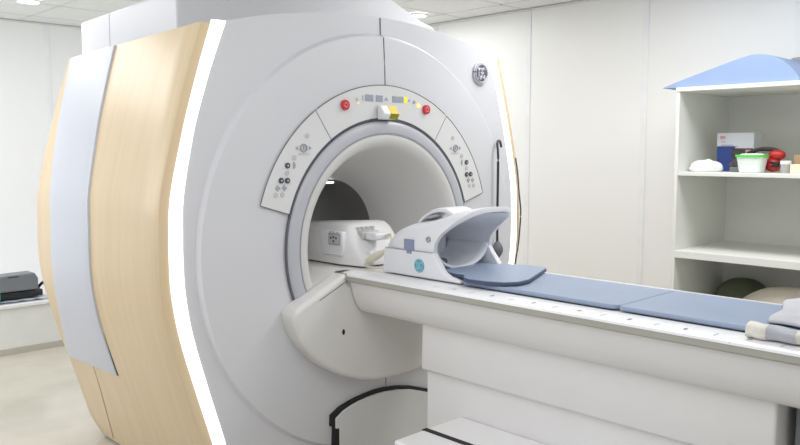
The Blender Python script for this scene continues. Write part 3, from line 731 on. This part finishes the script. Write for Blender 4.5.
# ================================================================== SHELF UNIT
SX = 1.72; SY = -0.65; SE = -2.2
sh = thing('shelf_unit', 'tall open white shelf cabinet standing against the right wall', 'shelf', (2.07, -1.4, 0))
BX = 2.408
link('side_board', Box(SX, BX, SY - 0.018, SY, 0.0, 1.884), M['cabgrey'], sh, bevel=0.002)
link('side_board', Box(SX, BX, SE, SE + 0.018, 0.0, 1.884), M['cabgrey'], sh, bevel=0.002)
link('back_board', Box(BX, BX + 0.012, SE, SY, 0.0, 1.884), M['cabgrey'], sh)
link('top_board', Box(SX - 0.006, BX + 0.012, SE - 0.004, SY + 0.004, 1.884, 1.907), M['cabgrey'], sh, bevel=0.002)
link('shelf_board', Box(SX + 0.002, BX, SE + 0.018, SY - 0.018, 1.397, 1.419), M['cabgrey'], sh, bevel=0.002)
link('shelf_board', Box(SX, BX, SE + 0.018, SY - 0.018, 0.912, 0.955), M['cabgrey'], sh, bevel=0.002)
link('shelf_board', Box(SX + 0.002, BX, SE + 0.018, SY - 0.018, 0.42, 0.442), M['cabgrey'], sh, bevel=0.002)
# wedge cushion on top
wd = thing('wedge_cushion', 'pale blue wedge shaped foam cushion on top of shelf cabinet', 'cushion', (1.95, -0.95, 1.908))
wp = smooth_pts([(-0.555, 1.9085, 0), (-0.56, 1.917, 0), (-0.712, 1.966, 0), (-0.94, 2.034, 0), (-1.03, 2.058, 0), (-1.086, 2.064, 0), (-1.154, 2.054, 0), (-1.21, 2.025, 0), (-1.259, 1.988, 0), (-1.30, 1.938, 0), (-1.312, 1.9085, 0)], 5)
link('foam_body', prism([(p.x, p.y) for p in wp], 'x', 1.745, 2.16), M['wedge'], wd, bevel=0.006, angle=60)
wp2 = smooth_pts([(-1.10, 1.9085, 0), (-1.10, 2.055, 0), (-1.16, 2.078, 0), (-1.26, 2.066, 0), (-1.40, 2.045, 0), (-1.50, 2.0, 0), (-1.51, 1.9085, 0)], 4)
tag(link('bolster_cushion', prism([(p.x, p.y) for p in wp2], 'x', 2.17, 2.38), M['wedgeend'], bevel=0.01, angle=60), 'grey cushion behind the blue wedge on top of shelf cabinet', 'cushion')
# middle shelf items, Z=1.42
Zs = 1.4195
cb2 = thing('product_carton', 'white and blue respirator carton with red letters at back of shelf', 'box', (2.1, -0.88, Zs))
X1, Ya, Yb = 2.00, -0.775, -0.99
link('carton', Box(X1, X1 + 0.12, Yb, Ya, Zs, 1.647), M['boxw'], cb2, bevel=0.002)
link('blue_print', Box(X1 - 0.001, X1 + 0.01, Yb + 0.105, Ya - 0.001, Zs, 1.568), M['boxb'], cb2)
link('photo_print', Box(X1 - 0.0012, X1 + 0.01, Yb + 0.002, Yb + 0.125, Zs, 1.556), M['boxd'], cb2)
link('tan_print', Box(X1 - 0.0016, X1 + 0.01, Yb + 0.012, Yb + 0.045, 1.512, 1.548), M['boxo'], cb2)
RX = Matrix(((0, 0, -1, 0), (-1, 0, 0, 0), (0, 1, 0, 0), (0, 0, 0, 1)))
link('red_lettering', text_bm('3M', 0.028, Matrix.Translation((X1 - 0.001, Ya - 0.032, 1.618)) @ RX), M['red'], cb2, smooth=False)
bm = bmesh.new()
for y0_, y1_, z_ in ((-0.80, -0.825, 1.594), (-0.80, -0.87, 1.574), (-0.80, -0.90, 1.566)): box(bm, X1 - 0.0008, X1 + 0.005, y1_, y0_, z_ - 0.003, z_ + 0.003)
link('small_print', bm, M['icon'], cb2)
# tub with cotton
tb = thing('plastic_tub', 'clear tub with lime green rim filled with white cotton', 'tub', (1.86, -1.040, Zs))
n = 36
def rr_ring(hx, hy, z, cx=1.86, cy=-1.040, e=0.5): return [(cx + hx * spow(math.cos(2 * PI * k / n), e), cy + hy * spow(math.sin(2 * PI * k / n), e), z) for k in range(n)]
bm = grid([rr_ring(0.050, 0.058, Zs + 0.001), rr_ring(0.054, 0.062, Zs + 0.012), rr_ring(0.064, 0.074, Zs + 0.088)], closed_u=True)
bm.faces.new([bm.verts[k] for k in range(n)] if not bm.verts.ensure_lookup_table() else None)
link('tub_body', bm, M['tub'], tb)
link('green_rim', grid([rr_ring(0.062, 0.073, Zs + 0.086), rr_ring(0.070, 0.080, Zs + 0.087), rr_ring(0.070, 0.080, Zs + 0.100), rr_ring(0.060, 0.070, Zs + 0.100), rr_ring(0.060, 0.070, Zs + 0.086)], closed_u=True), M['lime'], tb)
bm = grid([rr_ring(0.0605, 0.070, Zs + 0.090), rr_ring(0.05, 0.058, Zs + 0.101), rr_ring(0.03, 0.05, Zs + 0.106), rr_ring(0.004, 0.006, Zs + 0.107)], closed_u=True)
o = tag(link('cotton_filling', bm, M['cotton']), 'white cotton filling the green rimmed tub on the middle shelf', 'cotton'); o['kind'] = 'stuff'
# red and black ear defenders
ed = thing('ear_defenders', 'red and black ear defenders lying behind the green rimmed tub', 'ear defenders', (1.965, -1.100, Zs))
link('headband', tube(bmesh.new(), smooth_pts([(1.965, -0.935, Zs + 0.075), (1.965, -0.980, Zs + 0.107), (1.965, -1.030, Zs + 0.128), (1.965, -1.080, Zs + 0.132), (1.965, -1.130, Zs + 0.125), (1.965, -1.165, Zs + 0.10)], 6), 0.012, 10), M['darkplastic'], ed)
bm = ball(bmesh.new(), (1.965, -1.115, Zs + 0.044), 0.055, 18, (0.75, 0.85, 0.75)); link('ear_cup', bm, M['redplastic'], ed)['label'] = 'red ear cup'
bm = ball(bmesh.new(), (1.965, -1.135, Zs + 0.098), 0.05, 18, (0.7, 0.95, 0.62)); link('ear_cup', bm, M['redplastic'], ed)['label'] = 'red ear cup'
link('cup_seal', Box(1.925, 1.945, -1.16, -1.105, Zs + 0.03, Zs + 0.062), M['darkplastic'], ed, bevel=0.006)
# dark gadget in front of the carton
gd = thing('gadget', 'small dark gadget standing left of the tub before the carton', 'gadget', (1.94, -0.93, Zs))
link('gadget_body', Box(1.88, 1.92, -0.985, -0.905, Zs, Zs + 0.028), M['devgrey'], gd, bevel=0.005)
link('gadget_head', prism([(-0.875, Zs + 0.028), (-0.985, Zs + 0.028), (-0.98, Zs + 0.07), (-0.945, Zs + 0.088), (-0.90, Zs + 0.045)], 'x', 1.885, 1.915), M['boxd'], gd, bevel=0.005)
# crumpled bag
bm = bmesh.new(); ball(bm, (0, 0, 0), 1, 28)
for v in bm.verts:
    v.co = Vector((1.86 + v.co.x * 0.085, -0.775 + v.co.y * 0.095, Zs + 0.001 + max(0, v.co.z + 0.35) * 0.048))
from mathutils import noise as _nz
for v in bm.verts:
    if v.co.z > Zs + 0.01: v.co += _nz.noise_vector(v.co * 28) * 0.016; v.co.z = max(v.co.z, Zs + 0.002)
tag(link('crumpled_bag', bm, M['bag']), 'crumpled white plastic bag at left end of the middle shelf', 'bag')
# jar, cream box, brown item
t = thing('small_jar', 'small clear jar between ear defenders and cream box on shelf', 'jar', (1.86, -1.235, Zs))
bm = bmesh.new(); n2 = 20
rows = [[(1.86 + r * math.cos(2 * PI * k / n2), -1.222 + r * math.sin(2 * PI * k / n2), z) for k in range(n2)] for r, z in ((0.001, Zs + 0.001), (0.024, Zs + 0.001), (0.027, Zs + 0.01), (0.027, Zs + 0.05))]
link('jar_body', grid(rows, closed_u=True), M['glass'], t)
rows = [[(1.86 + r * math.cos(2 * PI * k / n2), -1.222 + r * math.sin(2 * PI * k / n2), z) for k in range(n2)] for r, z in ((0.0285, Zs + 0.048), (0.029, Zs + 0.052), (0.029, Zs + 0.066), (0.026, Zs + 0.068), (0.001, Zs + 0.068))]
link('lid', grid(rows, closed_u=True), M['white'], t)
tag(link('card_box', Box(1.78, 1.88, -1.40, -1.272, Zs, Zs + 0.050), M['creambox'], bevel=0.003), 'small cream box at right edge of view on the middle shelf', 'box')
tag(link('card_case', Box(1.91, 2.0, -1.42, -1.245, Zs, Zs + 0.10), M['brown'], bevel=0.004), 'brown case standing behind the small cream box on shelf', 'case')
# lower compartment
def lump(cx, cy, zb, rx, ry, h, amp, sc):
    bm = bmesh.new(); ball(bm, (0, 0, 0), 1, 40)
    for v in bm.verts:
        z = v.co.z; f_ = max(z, -0.25)
        p = Vector((cx + spow(v.co.x, 0.8) * rx, cy + spow(v.co.y, 0.8) * ry, zb + (f_ + 0.25) / 1.25 * h))
        if f_ > -0.24: p += _nz.noise_vector(p * sc) * amp
        p.z = max(p.z, zb)
        v.co = p
    return bm
tag(link('fabric_bundle', lump(2.23, -0.875, 0.4425, 0.13, 0.185, 0.305, 0.02, 7), M['olive']), 'dark olive green bundle on the lower shelf behind the table', 'bundle')
tag(link('pillow', lump(1.91, -1.31, 0.4425, 0.15, 0.37, 0.345, 0.018, 6), M['linen']), 'large beige pillow on the lower shelf right of green bundle', 'pillow')

# ================================================================== LIGHT
def area(name, loc, rot, sx, sy, power, col=(1, 1, 1)):
    l = bpy.data.lights.new(name, 'AREA'); l.shape = 'RECTANGLE'; l.size = sx; l.size_y = sy; l.energy = power; l.color = col
    o = bpy.data.objects.new(name, l); C.objects.link(o); o.location = loc; o.rotation_euler = rot
    return o
area('ceiling_lamp_bank', (-1.9, -1.9, CZ - 0.03), (0, 0, 0), 2.0, 3.0, 23, (1, 0.995, 0.99))
area('ceiling_fill_row', (1.05, -1.2, CZ - 0.03), (0, 0, 0), 0.6, 2.8, 27)  # unseen fill light, placed to brighten the right wall by the shelf
area('ceiling_fill_rear', (-1.7, 2.6, CZ - 0.03), (0, 0, 0), 1.6, 1.6, 20)  # unseen fill added between scanner and back wall to lift that wall
area('ceiling_fill_corner', (1.6, 2.2, CZ - 0.03), (0, 0, 0), 0.8, 2.2, 14)  # added fill, no visible fixture, brightens the upper right wall at the back
area('daylight_window', (-3.35, 2.0, 1.85), (0, -PI / 2, 0), 1.2, 2.6, 23, (0.95, 0.97, 1))
w = bpy.data.worlds.new('room_light'); bpy.context.scene.world = w; w.use_nodes = True
bg = w.node_tree.nodes['Background']; bg.inputs['Color'].default_value = (0.93, 0.96, 1, 1); bg.inputs['Strength'].default_value = 0.40
# ================================================================== CAMERA
cd = bpy.data.cameras.new('camera'); cam = bpy.data.objects.new('camera', cd); C.objects.link(cam)
rx, up, fw = Vector((0.716885, -0.697191, -0.000639)), Vector((0.065826, 0.066772, 0.995595)), Vector((0.694077, 0.713769, -0.093761))
cam.matrix_world = Matrix(((rx.x, up.x, -fw.x, -2.6236), (rx.y, up.y, -fw.y, -2.8), (rx.z, up.z, -fw.z, 1.55), (0, 0, 0, 1)))
cd.sensor_width = 36; cd.lens = 36 * 775 / 800; cd.clip_start = 0.05
sc = bpy.context.scene
sc.camera = cam
sc.view_settings.view_transform = 'Standard'; sc.view_settings.look = 'None'; sc.view_settings.gamma = 1; sc.view_settings.use_curve_mapping = False
sc.view_settings.exposure = 0.60
sc.cycles.use_denoising = True
sc.cycles.max_bounces = 10; sc.cycles.diffuse_bounces = 6
